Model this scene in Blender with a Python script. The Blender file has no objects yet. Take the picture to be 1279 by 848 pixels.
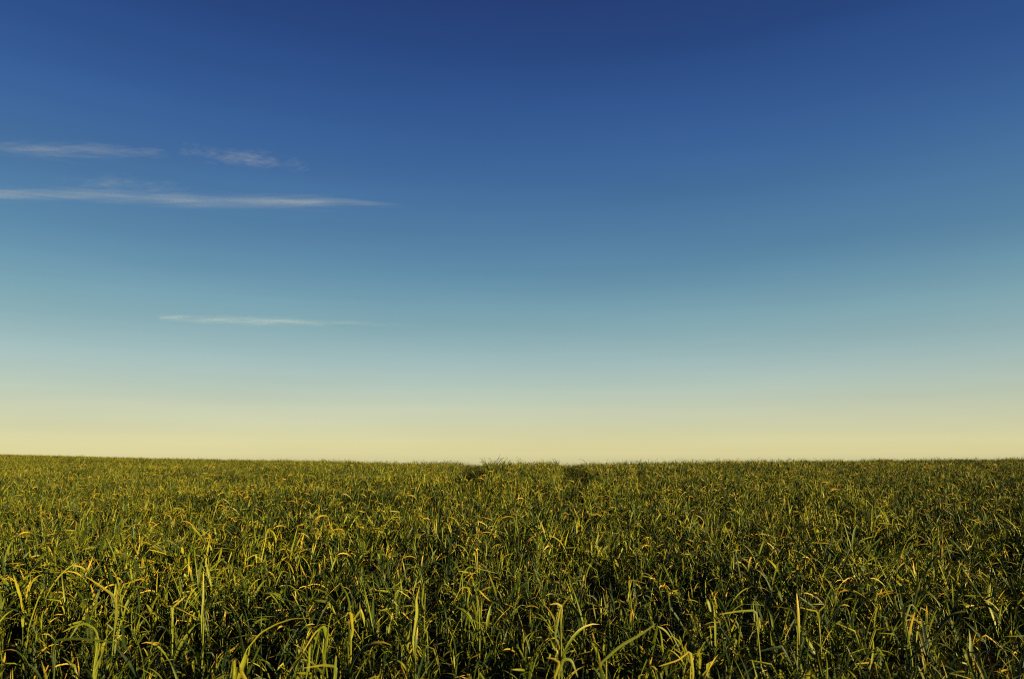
import bpy, math, random
import numpy as np
from mathutils import Vector

rng = np.random.default_rng(11)
random.seed(11)
scene = bpy.context.scene
R = math.radians

# ------------------------------------------------------------------ camera
EYE = 0.77                      # eye above the soil at the camera
CANOPY = 0.28                   # usual height of the crop
LENS = 26.0
FPX = LENS / 36.0 * 1279.0      # focal length in photograph pixels
HOR = 573.0                     # photograph row of the true horizon
PITCH = math.atan((HOR - 424.0) / FPX)
cam_data = bpy.data.cameras.new('camera')
cam = bpy.data.objects.new('camera', cam_data)
scene.collection.objects.link(cam)
cam.location = (0, 0, EYE)
cam.rotation_euler = (math.pi / 2 + PITCH, 0, 0)
cam_data.lens = LENS
cam_data.sensor_width = 36.0
cam_data.clip_start = 0.05
cam_data.clip_end = 80000
cam_data.dof.use_dof = True
cam_data.dof.focus_distance = 3.6
cam_data.dof.aperture_fstop = 6.3
scene.camera = cam

# ------------------------------------------------------------------ light
SUN_AZ = R(180 - 48)            # clockwise from +Y: behind the camera, to the right
SUN_EL = R(9)
world = bpy.data.worlds.new('World')
scene.world = world
world.use_nodes = True
wn, wl = world.node_tree.nodes, world.node_tree.links
wn.clear()
w_out = wn.new('ShaderNodeOutputWorld')
w_bg = wn.new('ShaderNodeBackground')
w_sky = wn.new('ShaderNodeTexSky')
w_sky.sky_type = 'NISHITA'
w_sky.sun_disc = False
w_sky.sun_elevation = SUN_EL
w_sky.sun_rotation = SUN_AZ
w_sky.altitude = 100
w_sky.air_density = 1.0
w_sky.dust_density = 1.0
w_sky.ozone_density = 1.5
w_bg.inputs['Strength'].default_value = 0.05
# colour of the evening air by height above the horizon, the same all the way round
w_geo = wn.new('ShaderNodeTexCoord')
w_sep = wn.new('ShaderNodeSeparateXYZ')
w_ramp = wn.new('ShaderNodeValToRGB')
w_mul = wn.new('ShaderNodeMix'); w_mul.data_type = 'RGBA'; w_mul.blend_type = 'MULTIPLY'
w_mul.inputs['Factor'].default_value = 1.0
w_gain = wn.new('ShaderNodeVectorMath'); w_gain.operation = 'SCALE'
w_gain.inputs['Scale'].default_value = 2.5495
SKY_RAMP = [(0, (0.9436, 1.0, 0.9748)),
            (0.0116, (0.6799, 0.7258, 0.7432)),
            (0.0265, (0.5287, 0.5364, 0.5535)),
            (0.0371, (0.4768, 0.4756, 0.5011)),
            (0.0531, (0.4517, 0.4285, 0.4354)),
            (0.0745, (0.4303, 0.3966, 0.387)),
            (0.1282, (0.3631, 0.3615, 0.3574)),
            (0.1816, (0.2851, 0.3393, 0.32)),
            (0.2449, (0.1933, 0.2751, 0.3148)),
            (0.3264, (0.1456, 0.2276, 0.3146)),
            (0.4042, (0.1099, 0.1866, 0.3353)),
            (0.4829, (0.0793, 0.1389, 0.296)),
            (0.5181, (0.0766, 0.1252, 0.2745)),
            (0.5528, (0.0699, 0.109, 0.2445)),
            (0.6382, (0.0706, 0.1055, 0.2421)),
            (0.7343, (0.0699, 0.1027, 0.233))]
els = w_ramp.color_ramp.elements
w_ramp.color_ramp.interpolation = 'B_SPLINE'
for i, (p, c) in enumerate(SKY_RAMP):
    e = els[i] if i < 2 else els.new(p)
    e.position = p; e.color = (*c, 1)
if len(SKY_RAMP) == 1:
    els[1].color = (1, 1, 1, 1)
wl.new(w_geo.outputs['Generated'], w_sep.inputs[0])
wl.new(w_sep.outputs['Z'], w_ramp.inputs['Fac'])
# natural sun-side brightening of the sky damped round the horizon: blend in the same sky taken at one bearing
w_even = wn.new('ShaderNodeTexSky')
for k in ('sky_type', 'sun_disc', 'sun_elevation', 'sun_rotation', 'altitude', 'air_density', 'dust_density', 'ozone_density'):
    setattr(w_even, k, getattr(w_sky, k))
w_flat = wn.new('ShaderNodeVectorMath'); w_flat.operation = 'MULTIPLY'; w_flat.inputs[1].default_value = (1, 1, 0)
w_len = wn.new('ShaderNodeVectorMath'); w_len.operation = 'LENGTH'
w_cmb = wn.new('ShaderNodeCombineXYZ')
w_mix = wn.new('ShaderNodeMix'); w_mix.data_type = 'RGBA'; w_mix.inputs['Factor'].default_value = 0.88
wl.new(w_geo.outputs['Generated'], w_flat.inputs[0]); wl.new(w_flat.outputs[0], w_len.inputs[0])
wl.new(w_len.outputs['Value'], w_cmb.inputs['Y']); wl.new(w_sep.outputs['Z'], w_cmb.inputs['Z'])
wl.new(w_cmb.outputs[0], w_even.inputs['Vector'])
wl.new(w_sky.outputs[0], w_mix.inputs['A']); wl.new(w_even.outputs[0], w_mix.inputs['B'])
wl.new(w_mix.outputs['Result'], w_mul.inputs['A'])
wl.new(w_ramp.outputs['Color'], w_mul.inputs['B'])
w_map = wn.new('ShaderNodeMapping'); w_map.inputs['Scale'].default_value = (1.6, 1.6, 16)
w_noi = wn.new('ShaderNodeTexNoise'); w_noi.inputs['Scale'].default_value = 1.3; w_noi.inputs['Detail'].default_value = 3
w_mr = wn.new('ShaderNodeMapRange')
w_mr.inputs['From Min'].default_value = 0.25; w_mr.inputs['From Max'].default_value = 0.75
w_mr.inputs['To Min'].default_value = 0.955; w_mr.inputs['To Max'].default_value = 1.045
w_air = wn.new('ShaderNodeVectorMath'); w_air.operation = 'SCALE'
wl.new(w_geo.outputs['Generated'], w_map.inputs[0]); wl.new(w_map.outputs[0], w_noi.inputs['Vector'])
wl.new(w_noi.outputs['Fac'], w_mr.inputs['Value']); wl.new(w_mr.outputs[0], w_air.inputs['Scale'])
wl.new(w_mul.outputs['Result'], w_air.inputs[0])
wl.new(w_air.outputs[0], w_gain.inputs[0])
wl.new(w_gain.outputs[0], w_bg.inputs['Color'])
wl.new(w_bg.outputs[0], w_out.inputs['Surface'])

sun_data = bpy.data.lights.new('sun', 'SUN')
sun_data.energy = 5.0
sun_data.angle = R(0.5)
sun_data.color = (1.0, 0.78, 0.40)
sun = bpy.data.objects.new('sun', sun_data)
scene.collection.objects.link(sun)
to_sun = Vector((math.sin(SUN_AZ) * math.cos(SUN_EL), math.cos(SUN_AZ) * math.cos(SUN_EL), math.sin(SUN_EL)))
sun.rotation_euler = to_sun.to_track_quat('Z', 'Y').to_euler()

scene.view_settings.view_transform = 'Standard'
scene.view_settings.look = 'None'
scene.view_settings.gamma = 1.0
scene.view_settings.use_curve_mapping = False
scene.view_settings.exposure = 1.5
scene.cycles.max_bounces = 6
scene.cycles.diffuse_bounces = 3
scene.cycles.transparent_max_bounces = 160
scene.cycles.use_denoising = False
scene.cycles.filter_width = 1.1


# ------------------------------------------------------------------ helpers
def tag(o, label=None, category=None, group=None, kind=None):
    for k, v in (('label', label), ('category', category), ('group', group), ('kind', kind)):
        if v:
            o[k] = v
    return o


def new_mat(name):
    m = bpy.data.materials.new(name)
    m.use_nodes = True
    m.node_tree.nodes.clear()
    return m, m.node_tree.nodes, m.node_tree.links


def ray(px, py):
    """direction through a photograph pixel"""
    u, v = (px - 639.5) / FPX, (424 - py) / FPX
    c, s = math.cos(PITCH), math.sin(PITCH)
    return Vector((u, c - v * s, s + v * c))


# ------------------------------------------------------------------ terrain
SKY_X = np.array([-2400, -900, -640, -440, -320, -160, 0, 160, 320, 640, 900, 2400.]) / FPX
SKY_E = np.array([4, 5, 4, 0, -2, -3.4, -4.2, -3.6, -2.6, -0.5, 0, 0.]) / FPX
SKY_R = np.array([60, 75, 66, 48, 34, 21, 16, 18, 23, 30, 34, 50.])


def ground_z(x, y):
    """soil height; a low swell whose crest makes the skyline"""
    x = np.asarray(x, float); y = np.asarray(y, float)
    r = np.hypot(x, y) + 1e-6
    t = np.where(y > 0.05 * r, x / np.maximum(y, 0.05 * r), np.sign(x) * 20)
    t = np.clip(t, -2, 2)
    back = np.clip((0.45 * r - y) / (r * 1.0), 0, 1)
    e = np.interp(t, SKY_X, SKY_E) * (1 - back) - 0.004 * back
    rc = np.interp(t, SKY_X, SKY_R) * (1 - back) + 70 * back
    h = EYE - CANOPY
    u = r / rc
    T = rc * e
    quad = -h + (T + 2 * h) * u - h * u * u
    at2 = -h + (T + 2 * h) * 2 - h * 4
    z = np.where(u <= 2, quad, at2 + (T - 2 * h) * (u - 2))
    bumps = 0.012 * np.sin(x * 2.1 + 0.7 * y) * np.sin(y * 1.7 - 0.4 * x) + 0.02 * np.sin(x * 0.63 + 1) * np.sin(y * 0.51 + 2)
    return z + (EYE - CANOPY) + bumps * np.clip(r / 4, 0.2, 1) * np.clip(60 / r, 0, 1)


def build_ground():
    na, nr = 240, 150
    rr = np.concatenate([[0.0], np.geomspace(0.15, 4000, nr)])
    aa = np.linspace(0, 2 * math.pi, na, endpoint=False)
    verts = [(0, 0, float(ground_z(0, 0.001)))]
    A, Q = np.meshgrid(aa, rr[1:])
    X, Y = Q * np.sin(A), Q * np.cos(A)
    Z = ground_z(X, Y)
    verts += list(zip(X.ravel().tolist(), Y.ravel().tolist(), Z.ravel().tolist()))
    faces = [(0, 1 + (k + 1) % na, 1 + k) for k in range(na)]
    for j in range(nr - 1):
        for k in range(na):
            a = 1 + j * na + k; b = 1 + j * na + (k + 1) % na
            faces.append((a, b, b + na, a + na))
    me = bpy.data.meshes.new('ground')
    me.from_pydata(verts, [], faces)
    me.polygons.foreach_set('use_smooth', [True] * len(me.polygons))
    m, n, l = new_mat('soil')
    out = n.new('ShaderNodeOutputMaterial'); b = n.new('ShaderNodeBsdfPrincipled')
    b.inputs['Roughness'].default_value = 0.95
    b.inputs['Specular IOR Level'].default_value = 0.0
    tc = n.new('ShaderNodeTexCoord')
    n1 = n.new('ShaderNodeTexNoise'); n1.inputs['Scale'].default_value = 18; n1.inputs['Detail'].default_value = 8
    n2 = n.new('ShaderNodeTexNoise'); n2.inputs['Scale'].default_value = 0.15; n2.inputs['Detail'].default_value = 4
    r1 = n.new('ShaderNodeValToRGB')
    r1.color_ramp.elements[0].position = 0.3; r1.color_ramp.elements[0].color = (0.016, 0.012, 0.006, 1)
    r1.color_ramp.elements[1].position = 0.75; r1.color_ramp.elements[1].color = (0.045, 0.034, 0.017, 1)
    r2 = n.new('ShaderNodeValToRGB')
    r2.color_ramp.elements[0].position = 0.35; r2.color_ramp.elements[0].color = (0.026, 0.030, 0.006, 1)
    r2.color_ramp.elements[1].position = 0.65; r2.color_ramp.elements[1].color = (0.048, 0.044, 0.009, 1)
    # distance from the near part of the field, where single plants carpet the soil
    ln = n.new('ShaderNodeVectorMath'); ln.operation = 'LENGTH'
    mr = n.new('ShaderNodeMapRange'); mr.inputs['From Min'].default_value = 35; mr.inputs['From Max'].default_value = 80
    mx = n.new('ShaderNodeMix'); mx.data_type = 'RGBA'
    bp = n.new('ShaderNodeBump'); bp.inputs['Strength'].default_value = 0.8; bp.inputs['Distance'].default_value = 0.02
    l.new(tc.outputs['Object'], n1.inputs['Vector']); l.new(tc.outputs['Object'], n2.inputs['Vector'])
    l.new(tc.outputs['Object'], ln.inputs[0]); l.new(ln.outputs['Value'], mr.inputs['Value'])
    l.new(n1.outputs['Fac'], r1.inputs['Fac']); l.new(n2.outputs['Fac'], r2.inputs['Fac'])
    l.new(mr.outputs['Result'], mx.inputs['Factor']); l.new(r1.outputs['Color'], mx.inputs['A']); l.new(r2.outputs['Color'], mx.inputs['B'])
    l.new(n1.outputs['Fac'], bp.inputs['Height']); l.new(bp.outputs['Normal'], b.inputs['Normal'])
    l.new(mx.outputs['Result'], b.inputs['Base Color']); l.new(b.outputs[0], out.inputs['Surface'])
    me.materials.append(m)
    o = bpy.data.objects.new('ground', me)
    scene.collection.objects.link(o)
    tag(o, 'dark soil of the gently swelling field under the crop', kind='structure')


build_ground()


# ------------------------------------------------------------------ leaf material
def leaf_material():
    m, n, l = new_mat('wheat_leaf')
    out = n.new('ShaderNodeOutputMaterial')
    at = n.new('ShaderNodeAttribute'); at.attribute_name = 'leafdata'
    sp = n.new('ShaderNodeSeparateColor')
    l.new(at.outputs['Color'], sp.inputs[0])
    oi = n.new('ShaderNodeObjectInfo')
    # leaf age: random per leaf plus a little per plant
    ad = n.new('ShaderNodeMath'); ad.operation = 'MULTIPLY_ADD'
    l.new(oi.outputs['Random'], ad.inputs[0]); ad.inputs[1].default_value = 0.35; l.new(sp.outputs['Red'], ad.inputs[2])
    # drifts of greener and yellower crop over the field
    gp = n.new('ShaderNodeNewGeometry')
    fz = n.new('ShaderNodeTexNoise'); fz.inputs['Scale'].default_value = 0.7; fz.inputs['Detail'].default_value = 4
    l.new(gp.outputs['Position'], fz.inputs['Vector'])
    dr = n.new('ShaderNodeMath'); dr.operation = 'MULTIPLY_ADD'
    l.new(fz.outputs['Fac'], dr.inputs[0]); dr.inputs[1].default_value = 0.9; l.new(ad.outputs[0], dr.inputs[2])
    lo = n.new('ShaderNodeMath'); lo.operation = 'SUBTRACT'; lo.inputs[1].default_value = 0.45
    l.new(dr.outputs[0], lo.inputs[0])
    g = n.new('ShaderNodeValToRGB')
    cr = g.color_ramp
    cr.elements[0].position = 0.0; cr.elements[0].color = (0.007, 0.018, 0.003, 1)
    cr.elements[1].position = 1.0; cr.elements[1].color = (0.205, 0.188, 0.010, 1)
    e = cr.elements.new(0.40); e.color = (0.019, 0.033, 0.004, 1)
    e = cr.elements.new(0.75); e.color = (0.108, 0.126, 0.008, 1)
    # fine ribs along the blade
    rb = n.new('ShaderNodeMath'); rb.operation = 'MULTIPLY'; rb.inputs[1].default_value = 44.0
    l.new(at.outputs['Alpha'], rb.inputs[0])
    sn = n.new('ShaderNodeMath'); sn.operation = 'SINE'; l.new(rb.outputs[0], sn.inputs[0])
    rs = n.new('ShaderNodeMath'); rs.operation = 'MULTIPLY_ADD'; rs.inputs[1].default_value = 0.06
    l.new(sn.outputs[0], rs.inputs[0]); l.new(lo.outputs[0], rs.inputs[2])
    l.new(rs.outputs[0], g.inputs['Fac'])
    # dryness creeping in from the tip
    tc = n.new('ShaderNodeTexCoord')
    nz = n.new('ShaderNodeTexNoise'); nz.inputs['Scale'].default_value = 60; nz.inputs['Detail'].default_value = 3
    l.new(tc.outputs['Object'], nz.inputs['Vector'])
    d1 = n.new('ShaderNodeMath'); d1.operation = 'MULTIPLY_ADD'      # dry*1.6 + s
    l.new(sp.outputs['Blue'], d1.inputs[0]); d1.inputs[1].default_value = 1.5; l.new(sp.outputs['Green'], d1.inputs[2])
    d2 = n.new('ShaderNodeMath'); d2.operation = 'MULTIPLY_ADD'
    l.new(nz.outputs['Fac'], d2.inputs[0]); d2.inputs[1].default_value = 0.5; l.new(d1.outputs[0], d2.inputs[2])
    mr = n.new('ShaderNodeMapRange'); mr.inputs['From Min'].default_value = 1.25; mr.inputs['From Max'].default_value = 1.75
    l.new(d2.outputs[0], mr.inputs['Value'])
    st = n.new('ShaderNodeValToRGB')
    st.color_ramp.elements[0].color = (0.29, 0.190, 0.014, 1); st.color_ramp.elements[1].color = (0.31, 0.225, 0.040, 1)
    l.new(sp.outputs['Red'], st.inputs['Fac'])
    mx = n.new('ShaderNodeMix'); mx.data_type = 'RGBA'
    l.new(mr.outputs['Result'], mx.inputs['Factor']); l.new(g.outputs['Color'], mx.inputs['A']); l.new(st.outputs['Color'], mx.inputs['B'])
    b = n.new('ShaderNodeBsdfPrincipled')
    b.inputs['Roughness'].default_value = 0.5
    b.inputs['Specular IOR Level'].default_value = 0.22
    l.new(mx.outputs['Result'], b.inputs['Base Color'])
    t = n.new('ShaderNodeBsdfTranslucent')
    l.new(mx.outputs['Result'], t.inputs['Color'])
    ms = n.new('ShaderNodeMixShader'); ms.inputs[0].default_value = 0.08
    l.new(b.outputs[0], ms.inputs[1]); l.new(t.outputs[0], ms.inputs[2]); l.new(ms.outputs[0], out.inputs['Surface'])
    return m


LEAF = leaf_material()


# ------------------------------------------------------------------ leaf and stem shapes
def ribbon(path, width, twist, seed_val, dry, side0=None, fold=0.22, base_w=0.62):
    """leaf blade along a polyline: three points across, folded at the midrib"""
    P = np.asarray(path, float)
    n = len(P)
    s = np.linspace(0, 1, n)
    T = np.gradient(P, axis=0)
    T /= np.linalg.norm(T, axis=1)[:, None] + 1e-9
    if side0 is None:
        side0 = np.cross(T[0], [0, 0, 1.0])
        if np.linalg.norm(side0) < 1e-3:
            side0 = np.array([1.0, 0, 0])
    V = []
    side = np.asarray(side0, float)
    w = width * np.minimum(base_w + 1.6 * s, 1.0) * np.clip(1 - s ** 3.2, 0, 1) ** 0.8
    for i in range(n):
        side = side - T[i] * np.dot(side, T[i])
        side /= np.linalg.norm(side) + 1e-9
        a = twist * s[i]
        nrm = np.cross(side, T[i])
        sd = side * math.cos(a) + nrm * math.sin(a)
        nr = np.cross(sd, T[i])
        hw = 0.5 * w[i]
        if i == n - 1:
            V.append(P[i])
        else:
            V += [P[i] - sd * hw, P[i] - nr * hw * fold * 2, P[i] + sd * hw]
    F = []
    for i in range(n - 2):
        a = 3 * i
        F += [(a, a + 1, a + 4, a + 3), (a + 1, a + 2, a + 5, a + 4)]
    a = 3 * (n - 2)
    F += [(a, a + 1, a + 3), (a + 1, a + 2, a + 3)]
    D = [(seed_val, float(s[min(i // 3, n - 1)]), dry, (i % 3) / 2) for i in range(len(V))]
    return V, F, D


def leaf_path(base, az, th0, bend, power, length, nseg, kink=None, drift=0.0):
    p = np.array(base, float); pts = [p.copy()]
    for i in range(nseg):
        s = (i + 0.5) / nseg
        th = th0 + bend * s ** power
        if kink and s > kink[0]:
            th += kink[1]
        th = min(th, 2.95)
        a = az + drift * s
        p = p + np.array([math.sin(th) * math.cos(a), math.sin(th) * math.sin(a), math.cos(th)]) * length / nseg
        pts.append(p.copy())
    return pts


def stem_geo(path, r0, r1, seed_val, dry=0.0):
    V, F, D = [], [], []
    n = len(path)
    for i, p in enumerate(path):
        r = r0 + (r1 - r0) * i / (n - 1)
        for k in range(4):
            a = k * math.pi / 2 + 0.4
            V.append((p[0] + r * math.cos(a), p[1] + r * math.sin(a), p[2]))
            D.append((seed_val, 0.1, dry, 1.0))
    for i in range(n - 1):
        for k in range(4):
            a = 4 * i + k; b = 4 * i + (k + 1) % 4
            F.append((a, b, b + 4, a + 4))
    return V, F, D


def to_mesh(name, parts):
    V, F, D = [], [], []
    for v, f, d in parts:
        o = len(V)
        V += [tuple(map(float, q)) for q in v]
        F += [tuple(i + o for i in q) for q in f]
        D += d
    me = bpy.data.meshes.new(name)
    me.from_pydata(V, [], F)
    at = me.attributes.new('leafdata', 'FLOAT_COLOR', 'POINT')
    at.data.foreach_set('color', np.array(D, np.float32).ravel())
    me.polygons.foreach_set('use_smooth', [True] * len(me.polygons))
    me.materials.append(LEAF)
    return me


def rnd(a, b):
    return random.uniform(a, b)


def random_leaf(base, az, length, nseg, droop=1.0, tone=None):
    kind = random.random()
    th0 = rnd(0.10, 0.75)
    kink = None
    if kind < 0.2:                   # stands up, hardly bends
        bend, power = rnd(0.15, 0.6), 1.4
    elif kind < 0.60:                 # arches over
        bend, power = rnd(0.9, 2.0) * droop, rnd(1.2, 2.2)
    else:                             # folded over, tip hanging or lying flat
        bend, power = rnd(0.1, 0.6), 1.2
        kink = (rnd(0.3, 0.75), rnd(0.7, 2.2))
    tone = random.random() if tone is None else tone
    dry = 0.0
    q = random.random()
    if q < 0.09: dry = rnd(0.45, 0.8)
    elif q < 0.36: dry = rnd(0.12, 0.4)
    tone = tone * 0.65
    path = leaf_path(base, az, th0, bend, power, length, nseg, kink, rnd(-0.5, 0.5))
    return ribbon(path, 0.0048 + 0.0078 * random.random() ** 1.6, rnd(-1.6, 1.6), tone, dry)


def random_plant(nseg=7, lean=0.2):
    """a young cereal plant: short sheaths with leaves fanning out, as (stem, [leaf, ...])"""
    stems, leaves = [], []
    n_till = random.choice([1, 2, 2, 3])
    for t in range(n_till):
        a0 = rnd(0, 6.283); off = 0 if t == 0 else rnd(0.008, 0.02)
        b = np.array([off * math.cos(a0), off * math.sin(a0), -0.01])
        hgt = rnd(0.12, 0.215) * (1.0 if t == 0 else rnd(0.7, 1.0))
        ln = rnd(0, lean)
        path = [b + np.array([math.cos(a0) * ln * q * q * hgt, math.sin(a0) * ln * q * q * hgt, hgt * q]) for q in (0, 0.35, 0.7, 1.0)]
        tone = rnd(0.1, 0.6)
        stems.append(stem_geo(path, 0.0028, 0.0016, tone))
        az = rnd(0, 6.283)
        for k in range(random.choice([3, 3, 4, 4])):
            q = 1.0 if k == 0 else rnd(0.35, 0.98)
            p = np.array([np.interp(q, (0, 0.35, 0.7, 1.0), [c[i] for c in path]) for i in range(3)])
            leaves.append(random_leaf(p, az + rnd(-0.4, 0.4), rnd(0.08, 0.18) * (0.8 if q < 0.6 else 1), nseg))
            az += math.pi + rnd(-0.5, 0.5)
    return stems, leaves


# ------------------------------------------------------------------ plant library
NV = 44          # single plants
NT = 14          # coarser tufts for the far part of the field
library = bpy.data.collections.new('wheat_library')
variants = []
for i in range(NV):
    st, lv = random_plant()
    variants.append((st, lv))
    o = bpy.data.objects.new('sprig_%03d' % i, to_mesh('sprig', st + lv))
    library.objects.link(o)
for i in range(NT):
    parts = []
    for k in range(26):
        c = (rnd(-0.2, 0.2), rnd(-0.2, 0.2), rnd(0.08, 0.18))
        for q in range(2):
            parts.append(random_leaf(c, rnd(0, 6.283), rnd(0.14, 0.24), 4))
    o = bpy.data.objects.new('tuft_%03d' % i, to_mesh('tuft', parts))
    library.objects.link(o)

# ------------------------------------------------------------------ where plants stand
def patchy(x, y):
    """slow change of vigour over the field, 0..1"""
    v = (np.sin(x * 1.3 + 1.9 * np.sin(y * 0.7)) * np.sin(y * 1.1 + 1.3 * np.sin(x * 0.9 + 2)) +
         0.6 * np.sin(x * 3.1 + y * 0.7 + 1) * np.sin(y * 2.7 - x * 0.9))
    return np.clip(0.5 + 0.38 * v, 0, 1)


# wheel marks of a tractor, seen where they come over the swell: pieces of (x0, y0, x1, y1, half width)
MARKS = [(-0.54, 9.0, -1.04, 20, 0.23, 1.0), (0.79, 8.9, 1.52, 20, 0.25, 1.0), (-0.34, 7.4, -0.48, 8.4, 0.18, 0.3),
         (0.12, 6.6, 0.42, 6.8, 0.20, 0.55), (4.4, 7.7, 5.1, 8.1, 0.30, 0.6), (3.6, 5.3, 4.1, 5.5, 0.2, 0.5),
         (-3.7, 6.6, -2.9, 6.9, 0.24, 0.45), (1.8, 4.3, 2.2, 4.4, 0.17, 0.5), (-1.6, 3.5, -1.35, 3.6, 0.14, 0.5)]


def mark_factor(x, y):
    f = np.ones_like(x)
    for x0, y0, x1, y1, hw, k in MARKS:
        dx, dy = x1 - x0, y1 - y0
        t = np.clip(((x - x0) * dx + (y - y0) * dy) / (dx * dx + dy * dy), 0, 1)
        d = np.hypot(x - x0 - t * dx, y - y0 - t * dy)
        f = np.minimum(f, 1 - k * (1 - np.clip((d - hw * 0.75) / (hw * 0.4), 0, 1)))
    return f


def scatter(r0, r1, per_m2, half_tan, margin):
    """random points of the wedge in front of the camera"""
    xmax = r1 * half_tan + margin
    area = (r1 + margin) * 2 * xmax
    n = int(area * per_m2)
    x = rng.uniform(-xmax, xmax, n); y = rng.uniform(-margin, r1, n)
    r = np.hypot(x, y)
    keep = (r >= r0) & (r < r1) & (np.abs(x) < np.maximum(y, 0) * half_tan + margin)
    return x[keep], y[keep]


xs, ys, idx, scl = [], [], [], []


def add_points(r0, r1, dens, lib0, libn, half_tan, margin, size):
    x, y = scatter(r0, r1, dens, half_tan, margin)
    v = patchy(x, y); mk = mark_factor(x, y)
    keep = rng.random(len(x)) < (0.68 + 0.32 * np.clip(v * 1.6, 0, 1)) * (0.65 + 0.35 * mk)
    x, y, v, mk = x[keep], y[keep], v[keep], mk[keep]
    s = size * rng.uniform(0.78, 1.15, len(x)) * (0.74 + 0.36 * v) * np.clip(0.62 + 0.11 * np.hypot(x, y), 0.75, 1) * (0.35 + 0.65 * mk)
    xs.append(x); ys.append(y); scl.append(s)
    idx.append(rng.integers(lib0, lib0 + libn, len(x)))


add_points(0.0, 6.0, 240, 0, NV, 0.80, 1.4, 1.0)
add_points(6.0, 11.0, 160, 0, NV, 0.78, 1.5, 1.0)
add_points(11.0, 28.0, 110, 0, NV, 0.76, 2.0, 1.04)
add_points(28.0, 95.0, 9.0, NV, NT, 0.76, 3.0, 1.0)
X = np.concatenate(xs); Y = np.concatenate(ys); I = np.concatenate(idx); S = np.concatenate(scl)
far = I >= NV
# far points only where the ground still faces the eye (up to just past the crest)
tt = np.clip(X / np.maximum(Y, 1e-3), -2, 2)
rc = np.interp(tt, SKY_X, SKY_R)
ok = np.hypot(X, Y) < rc * 1.3 + 4
X, Y, I, S, far = X[ok], Y[ok], I[ok], S[ok], far[ok]

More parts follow.
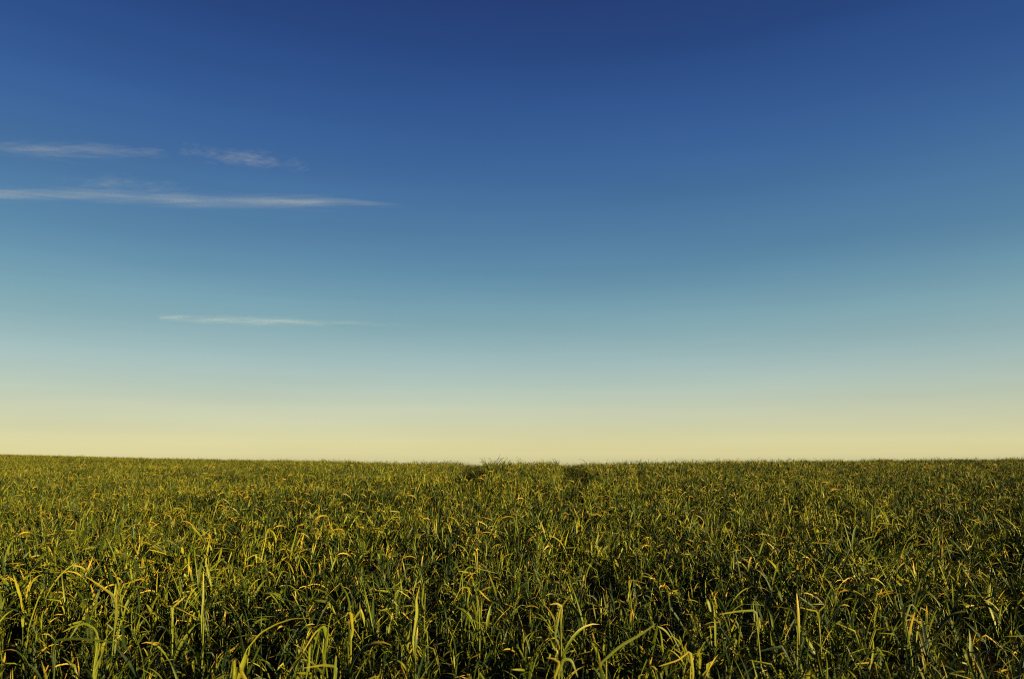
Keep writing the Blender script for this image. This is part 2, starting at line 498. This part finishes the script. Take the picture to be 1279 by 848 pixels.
# ---- plants that can be told apart: rough place in the photograph of the sheath top, then their showy leaves as
#      (photograph points of the midrib, width in m, tone, dryness, lean towards the eye)
HEROES = [
    ('wheat plant with one orange leaf folded sharply down to the left, front centre', (438, 762),
     [([(441, 790), (438, 763), (426, 772), (413, 782)], .013, .55, .95, .02), ([(440, 775), (434, 742), (424, 728)], .009, .45, .2, .0)]),
    ('wheat plant with two golden leaves drooping from one bend like a tent, centre', (583, 735),
     [([(584, 752), (587, 734), (576, 733), (566, 753)], .009, .6, .7, .01), ([(583, 752), (582, 732), (589, 742), (596, 761)], .012, .6, .75, .01)]),
    ('wheat plant with a short orange leaf slanting down right beside the golden tent', (597, 737),
     [([(596, 750), (597, 735), (604, 743), (613, 751)], .008, .65, .95, .01)]),
    ('wheat plant with a broad bright yellow leaf standing upright left of centre', (519, 785),
     [([(516, 800), (521, 765), (520, 748), (524, 732)], .014, .62, .5, .0), ([(520, 780), (527, 768), (536, 752)], .008, .5, .1, .0)]),
    ('wheat plant with a golden leaf bent right and frayed at its tip', (531, 734),
     [([(527, 752), (529, 731), (540, 739), (552, 750)], .011, .6, .7, .01)]),
    ('wheat plant with a long pale leaf arching flat to the right, centre', (578, 715),
     [([(573, 742), (577, 716), (586, 707), (602, 711), (622, 716)], .007, .5, .35, .0)]),
    ('wheat plant with a yellow leaf lying level at the bottom edge, left of centre', (418, 832),
     [([(419, 848), (420, 832), (404, 830), (378, 834)], .009, .62, .55, .0), ([(418, 846), (419, 828), (420, 818)], .009, .6, .4, .0)]),
    ('wheat plant with a pale leaf bent level to the right above the bottom edge', (387, 806),
     [([(386, 830), (387, 805), (400, 803), (419, 809)], .009, .55, .4, .01)]),
    ('wheat plant with a wide dull gold leaf folded down to the left', (405, 784),
     [([(409, 800), (405, 781), (393, 790), (378, 815)], .016, .55, .55, .02)]),
    ('wheat plant with twin yellow leaves hanging in an upturned V, bottom left', (292, 822),
     [([(293, 835), (293, 821), (287, 826), (283, 848)], .011, .62, .75, .02), ([(292, 835), (294, 820), (299, 826), (301, 848)], .011, .62, .75, .02)]),
    ('wheat plant with a long thin green leaf arching from lower left to upper right', (312, 800),
     [([(305, 815), (325, 790), (345, 779), (366, 772), (390, 772), (410, 777)], .007, .45, .2, .0)]),
    ('wheat plant with golden leaves spread like a star, left side', (216, 760),
     [([(215, 775), (216, 758), (224, 751), (232, 744)], .009, .6, .7, .0), ([(216, 775), (214, 756), (232, 764), (248, 772)], .011, .6, .75, .0),
      ([(216, 775), (215, 757), (203, 756)], .008, .6, .6, .0)]),
    ('wheat plant with a tall straight golden leaf next to the star shaped plant', (254, 760),
     [([(252, 775), (254, 745), (254, 712)], .011, .6, .45, .0), ([(254, 750), (245, 726), (233, 732)], .008, .55, .3, .0)]),
    ('wheat plant with a golden leaf sloping down to the right, far left front', (145, 760),
     [([(146, 770), (144, 745), (125, 731), (106, 719)], .012, .6, .7, .0), ([(146, 770), (145, 735)], .010, .6, .8, .0)]),
    ('wheat plant with a low brown leaf bowed over like a hoop, bottom left', (122, 795),
     [([(125, 805), (119, 785), (106, 778), (92, 782), (78, 789)], .009, .5, .45, .0)]),
    ('wheat plant with a long level green leaf near the bottom left corner', (70, 803),
     [([(66, 815), (70, 799), (95, 797), (130, 800), (150, 803)], .010, .35, .15, .0)]),
    ('wheat plant with a small pale blade pointing right against dark leaves', (786, 730),
     [([(787, 745), (785, 724), (795, 725), (808, 729)], .009, .75, 1.0, .01)]),
    ('wheat plant with a forked golden top and two stalks, right of centre', (700, 765),
     [([(700, 785), (702, 757), (695, 753), (686, 755)], .009, .62, .7, .0), ([(700, 785), (701, 757), (713, 742)], .009, .62, .6, .0),
      ([(693, 795), (697, 775), (701, 755)], .009, .6, .5, .0)]),
    ('wheat plant with a pale bleached leaf and a hoop of green at the bottom centre', (697, 830),
     [([(692, 848), (699, 827), (691, 822), (682, 821)], .010, .7, .9, .0), ([(698, 840), (704, 822), (714, 824), (722, 846)], .010, .4, .15, .0)]),
    ('wheat plant with a long green leaf rising to the right, bottom centre', (757, 815),
     [([(748, 830), (775, 806), (800, 792), (820, 778)], .010, .35, .1, .0)]),
    ('wheat plant with a straw coloured leaf bent level to the left, bottom right', (862, 822),
     [([(866, 840), (862, 812), (848, 824), (822, 832)], .011, .7, .9, .0)]),
    ('wheat plant with a dull green leaf held level, right of centre', (944, 768),
     [([(948, 785), (944, 762), (922, 763), (898, 767)], .010, .5, .3, .0), ([(946, 785), (948, 768), (950, 785)], .008, .55, .5, .0)]),
    ('wheat plant with an upright orange leaf and a level yellow one, right side', (996, 770),
     [([(998, 788), (997, 760), (995, 740)], .011, .65, .8, .0), ([(996, 780), (990, 762), (976, 758), (962, 757)], .008, .6, .5, .0)]),
    ('wheat plant with yellow leaves forking left and right on a bare stalk, right side', (1022, 765),
     [([(1024, 785), (1021, 763), (1010, 761), (999, 758)], .008, .6, .5, .0), ([(1023, 780), (1022, 763), (1032, 755)], .009, .6, .5, .0)]),
    ('wheat plant with a green gold leaf slanting up right in the dim right corner', (1130, 765),
     [([(1128, 785), (1130, 752), (1145, 747), (1162, 735)], .011, .5, .35, .0), ([(1130, 775), (1138, 752), (1150, 768)], .008, .5, .4, .0)]),
]


def hero_base(p):
    """spot on the field under a sheath top seen at this pixel"""
    d = ray(*p); t = 1.0
    for _ in range(40):
        gz = float(ground_z(d.x * t, d.y * t))
        t = (gz + 0.28 - EYE) / d.z
    return d.x * t, d.y * t


HERO_XY = [hero_base(h[1]) for h in HEROES]
for hx, hy in HERO_XY:
    # shorter neighbours on the side of the eye
    hr = math.hypot(hx, hy); ux, uy = hx / hr, hy / hr
    along = (hx - X) * ux + (hy - Y) * uy
    across = (X - hx) * uy - (Y - hy) * ux
    S = np.where((along > -0.02) & (along < 0.28) & (np.abs(across) < 0.05), np.minimum(S, 0.80), S)

# ---- the plants of the front edge become things of their own
top = ground_z(X, Y) + 0.23 * S
c, s_ = math.cos(PITCH), math.sin(PITCH)
dz = top - EYE
depth = Y * c + dz * s_
up = -Y * s_ + dz * c
px = 639.5 + FPX * X / np.maximum(depth, 1e-3)
py = 424 - FPX * up / np.maximum(depth, 1e-3)
cand = np.where((depth > 0.5) & (py < 838) & (px > 5) & (px < 1275))[0]
cand = cand[np.argsort(depth[cand])]
N_SINGLE = 270
single = cand[:N_SINGLE]
mask = np.ones(len(X), bool); mask[single] = False

# ------------------------------------------------------------------ the crop as one mass
Xf, Yf, If, Sf = X[mask], Y[mask], I[mask], S[mask]
Zf = ground_z(Xf, Yf)
pm = bpy.data.meshes.new('wheat_field')
pm.vertices.add(len(Xf))
pm.vertices.foreach_set('co', np.stack([Xf, Yf, Zf], 1).astype(np.float32).ravel())
a_i = pm.attributes.new('pick', 'INT', 'POINT'); a_i.data.foreach_set('value', If.astype(np.int32))
a_s = pm.attributes.new('size', 'FLOAT', 'POINT'); a_s.data.foreach_set('value', Sf.astype(np.float32))
rot = np.stack([rng.normal(0, 0.13, len(Xf)), rng.normal(0, 0.13, len(Xf)), rng.uniform(0, 6.283, len(Xf))], 1)
a_r = pm.attributes.new('turn', 'FLOAT_VECTOR', 'POINT'); a_r.data.foreach_set('vector', rot.astype(np.float32).ravel())
field = bpy.data.objects.new('wheat_field', pm)
scene.collection.objects.link(field)
tag(field, 'dense green and yellow young wheat covering the field to the horizon', 'crop', kind='stuff')
ng = bpy.data.node_groups.new('wheat_field', 'GeometryNodeTree')
ng.interface.new_socket('Geometry', in_out='INPUT', socket_type='NodeSocketGeometry')
ng.interface.new_socket('Geometry', in_out='OUTPUT', socket_type='NodeSocketGeometry')
gi = ng.nodes.new('NodeGroupInput'); go = ng.nodes.new('NodeGroupOutput')
mp = ng.nodes.new('GeometryNodeMeshToPoints')
ip = ng.nodes.new('GeometryNodeInstanceOnPoints')
ci = ng.nodes.new('GeometryNodeCollectionInfo')
ci.inputs['Collection'].default_value = library
ci.inputs['Separate Children'].default_value = True
ci.inputs['Reset Children'].default_value = True


def named(name, typ):
    a = ng.nodes.new('GeometryNodeInputNamedAttribute'); a.data_type = typ
    a.inputs['Name'].default_value = name
    return a.outputs['Attribute']


er = ng.nodes.new('FunctionNodeEulerToRotation')
ng.links.new(named('turn', 'FLOAT_VECTOR'), er.inputs[0])
ng.links.new(gi.outputs[0], mp.inputs['Mesh'])
ng.links.new(mp.outputs[0], ip.inputs['Points'])
ng.links.new(ci.outputs[0], ip.inputs['Instance'])
ip.inputs['Pick Instance'].default_value = True
ng.links.new(named('pick', 'INT'), ip.inputs['Instance Index'])
ng.links.new(er.outputs[0], ip.inputs['Rotation'])
ng.links.new(named('size', 'FLOAT'), ip.inputs['Scale'])
ng.links.new(ip.outputs[0], go.inputs[0])
md = field.modifiers.new('plants', 'NODES'); md.node_group = ng

# ------------------------------------------------------------------ single plants along the front edge
variant_meshes = [([to_mesh('stem', [s]) for s in st], [to_mesh('leaf', [v]) for v in lv]) for st, lv in variants]
for j in single:
    root = bpy.data.objects.new('wheat_plant', None)
    root.empty_display_size = 0.05
    root.location = (X[j], Y[j], float(ground_z(X[j], Y[j])))
    root.rotation_euler = (rng.normal(0, 0.13), rng.normal(0, 0.13), rng.uniform(0, 6.283))
    root.scale = (S[j],) * 3
    scene.collection.objects.link(root)
    zone = ['in the bottom left corner', 'left of the middle at the bottom edge', 'at the middle of the bottom edge',
            'right of the middle at the bottom edge', 'in the bottom right corner'][min(4, int(px[j] / 256))]
    tag(root, 'young wheat plant with arching leaves ' + zone, 'wheat plant', 'wheat plants ' + zone)
    sm, lm = variant_meshes[I[j]]
    for nm, group in (('stem', sm), ('leaf', lm)):
        for me in group:
            o = bpy.data.objects.new(nm, me)
            o.parent = root
            scene.collection.objects.link(o)

# ------------------------------------------------------------------ single plants with a look of their own
def smooth(pts, times=1):
    P = [np.array(p, float) for p in pts]
    for _ in range(times):
        Q = [P[0]]
        for a, b in zip(P[:-1], P[1:]):
            Q += [a * 0.85 + b * 0.15, a * 0.5 + b * 0.5, a * 0.15 + b * 0.85]
        P = Q + [P[-1]]
    return P


for (label, stem_px, hero_leaves), (hx, hy) in zip(HEROES, HERO_XY):
    gz = float(ground_z(hx, hy))
    root = bpy.data.objects.new('wheat_plant', None)
    root.empty_display_size = 0.05
    root.location = (hx, hy, gz)
    scene.collection.objects.link(root)
    tag(root, label, 'wheat plant', 'wheat plants that stand out in the front of the field')
    meshes = []
    sway = rnd(-0.01, 0.01)
    top_z = 0.265
    spine = [(sway * q * (1 - q) * 4, 0, -0.01 + (top_z + 0.01) * q) for q in (0, 0.3, 0.6, 0.85, 1)]
    meshes.append(('stem', to_mesh('stem', [stem_geo(spine, 0.003, 0.0018, 0.5, 0.2)])))
    view = Vector((hx, hy, gz + 0.3 - EYE)).normalized()
    for pts, width, tone, dry, lean in hero_leaves:
        world_pts = []
        for k, p in enumerate(pts):
            d = ray(*p)
            yy = hy - lean * k
            w = d * (yy / d.y)
            world_pts.append((w.x - hx, yy - hy, w.z + EYE - gz))
        # the leaf leaves the sheath a little below its top
        P = smooth([(0.0, 0.0, max(min(world_pts[0][2], 0.24) - 0.03, 0.1))] + world_pts)
        P = np.array(P)
        side = np.cross(P[min(3, len(P) - 1)] - P[0], np.array(view))
        meshes.append(('leaf', to_mesh('leaf', [ribbon(P, width * 0.66, rnd(-1.2, 1.2), tone * 0.9, dry * 0.52, side, 0.16, 0.2)])))
    for k in range(4):
        meshes.append(('leaf', to_mesh('leaf', [random_leaf((0, 0, rnd(0.08, 0.2)), rnd(0, 6.283), rnd(0.1, 0.18), 7)])))
    for nm, me in meshes:
        o = bpy.data.objects.new(nm, me)
        o.parent = root
        scene.collection.objects.link(o)

# ------------------------------------------------------------------ clouds
def cloud_material():
    """ice fibres: each lets most light through, many together read as a white streak"""
    m, n, l = new_mat('cirrus_ice')
    out = n.new('ShaderNodeOutputMaterial')
    at = n.new('ShaderNodeAttribute'); at.attribute_name = 'ice'
    tr = n.new('ShaderNodeBsdfTransparent')
    df = n.new('ShaderNodeBsdfDiffuse'); df.inputs['Color'].default_value = (0.84, 0.93, 1.0, 1)
    tl = n.new('ShaderNodeBsdfTranslucent'); tl.inputs['Color'].default_value = (0.84, 0.93, 1.0, 1)
    half = n.new('ShaderNodeMixShader'); half.inputs[0].default_value = 0.5
    mx = n.new('ShaderNodeMixShader')
    l.new(df.outputs[0], half.inputs[1]); l.new(tl.outputs[0], half.inputs[2])
    l.new(at.outputs['Fac'], mx.inputs[0]); l.new(tr.outputs[0], mx.inputs[1]); l.new(half.outputs[0], mx.inputs[2])
    l.new(mx.outputs[0], out.inputs['Surface'])
    return m


ICE = cloud_material()


def cirrus(a, b, half_px, label, opacity, count, tilt, fade, seed, height=3200.0):
    """a streak between two photograph points, laid at one height above the field, as a bundle of long ice fibres"""
    rs = np.random.default_rng(seed)
    A = ray(*a); A = A * ((height - EYE) / A.z)
    B = ray(*b); B = B * ((height - EYE) / B.z)
    mid = (A + B) / 2
    ax = B - A
    half = ax.length / 2
    dist = math.hypot(mid.y, mid.z)
    hz = half_px / FPX * dist
    px1 = dist / FPX
    fx = np.linspace(-1, 1, 200)
    prof = np.interp((fx + 1) / 2, [p for p, _ in fade], [v for _, v in fade])
    clump = np.interp(fx, np.linspace(-1, 1, 26), rs.uniform(0.1, 1.0, 26))
    cdf = np.cumsum(prof * clump); cdf /= cdf[-1]
    wob = np.interp(fx, np.linspace(-1, 1, 9), rs.normal(0, 0.14, 9))
    V, F, D = [], [], []
    nseg, ns = 10, 4
    for k in range(count):
        cx = np.interp(rs.random(), cdf, fx)
        strength = np.interp(cx, fx, prof)
        ln = half * rs.uniform(0.05, 0.22) * (0.6 + 0.6 * strength)
        oz = (rs.normal(0, 0.42) * (0.4 + 0.75 * strength) + np.interp(cx, fx, wob)) * hz
        oy = rs.normal(0, 0.8) * hz
        w = px1 * rs.uniform(0.9, 2.6)
        ti = tilt + rs.normal(0, 0.35 * hz / half * 6)
        cv = rs.normal(0, 0.25) * hz
        al = opacity * rs.uniform(0.3, 1.7)
        o = len(V)
        for i in range(nseg + 1):
            s = i / nseg * 2 - 1
            x = min(max(cx * half + s * ln, -half * 1.02), half * 1.02)
            zc = oz + ti * s * ln + cv * (s * s - 0.3)
            taper = (1 - s * s) ** 0.7 * 0.92 + 0.08
            for q in range(ns):
                t = 2 * math.pi * q / ns + 0.4
                V.append((x, oy + w * 1.6 * taper * math.cos(t), zc + w * taper * math.sin(t)))
                D.append(al * (1 - s * s) ** 1.2)
        for i in range(nseg):
            for q in range(ns):
                p0 = o + i * ns + q; p1 = o + i * ns + (q + 1) % ns
                F.append((p0, p1, p1 + ns, p0 + ns))
    me = bpy.data.meshes.new('ice_fibres')
    me.from_pydata(V, [], F)
    at = me.attributes.new('ice', 'FLOAT', 'POINT'); at.data.foreach_set('value', np.array(D, np.float32))
    me.polygons.foreach_set('use_smooth', [True] * len(me.polygons))
    me.materials.append(ICE)
    root = bpy.data.objects.new('cirrus_cloud', None)
    root.location = mid + Vector((0, 0, EYE))
    root.rotation_euler = (0, 0, math.atan2(ax.y, ax.x))
    scene.collection.objects.link(root)
    tag(root, label, 'cloud', 'thin streaks of cloud in the blue sky')
    o = bpy.data.objects.new('ice_fibres', me)
    o.parent = root; o['kind'] = 'stuff'
    scene.collection.objects.link(o)


cirrus((-130, 180), (206, 193), 8, 'ragged pale cloud streak entering at the left, upper one of two', 0.0037, 280, 0.004,
       [(0, 0.3), (0.4, 0.9), (0.8, 1.0), (0.93, 0.5), (1.0, 0.05)], 3)
cirrus((226, 186), (386, 209), 10, 'short feathery cloud wisp, upper right of the streaks', 0.0034, 210, 0.012,
       [(0, 0.15), (0.2, 0.7), (0.55, 1.0), (0.85, 0.5), (1.0, 0.05)], 5)
cirrus((-170, 237), (522, 257), 7, 'longest thin cloud streak, tapering to a point at its right end', 0.0040, 460, 0.002,
       [(0, 0.3), (0.3, 0.75), (0.5, 1.0), (0.8, 0.75), (0.93, 0.3), (1.0, 0.05)], 8)
cirrus((70, 224), (260, 238), 9, 'faintest smear of cloud just above the longest streak', 0.0026, 140, 0.006,
       [(0, 0.1), (0.3, 1.0), (0.6, 0.7), (1.0, 0.05)], 11)
cirrus((202, 397), (515, 406), 5, 'pale cloud streak low in the sky, fading to the right', 0.0034, 280, 0.0,
       [(0, 0.6), (0.08, 1.0), (0.4, 0.8), (0.75, 0.35), (1.0, 0.05)], 15)
print('points', len(Xf), 'single', len(single), 'far', int(far.sum()))
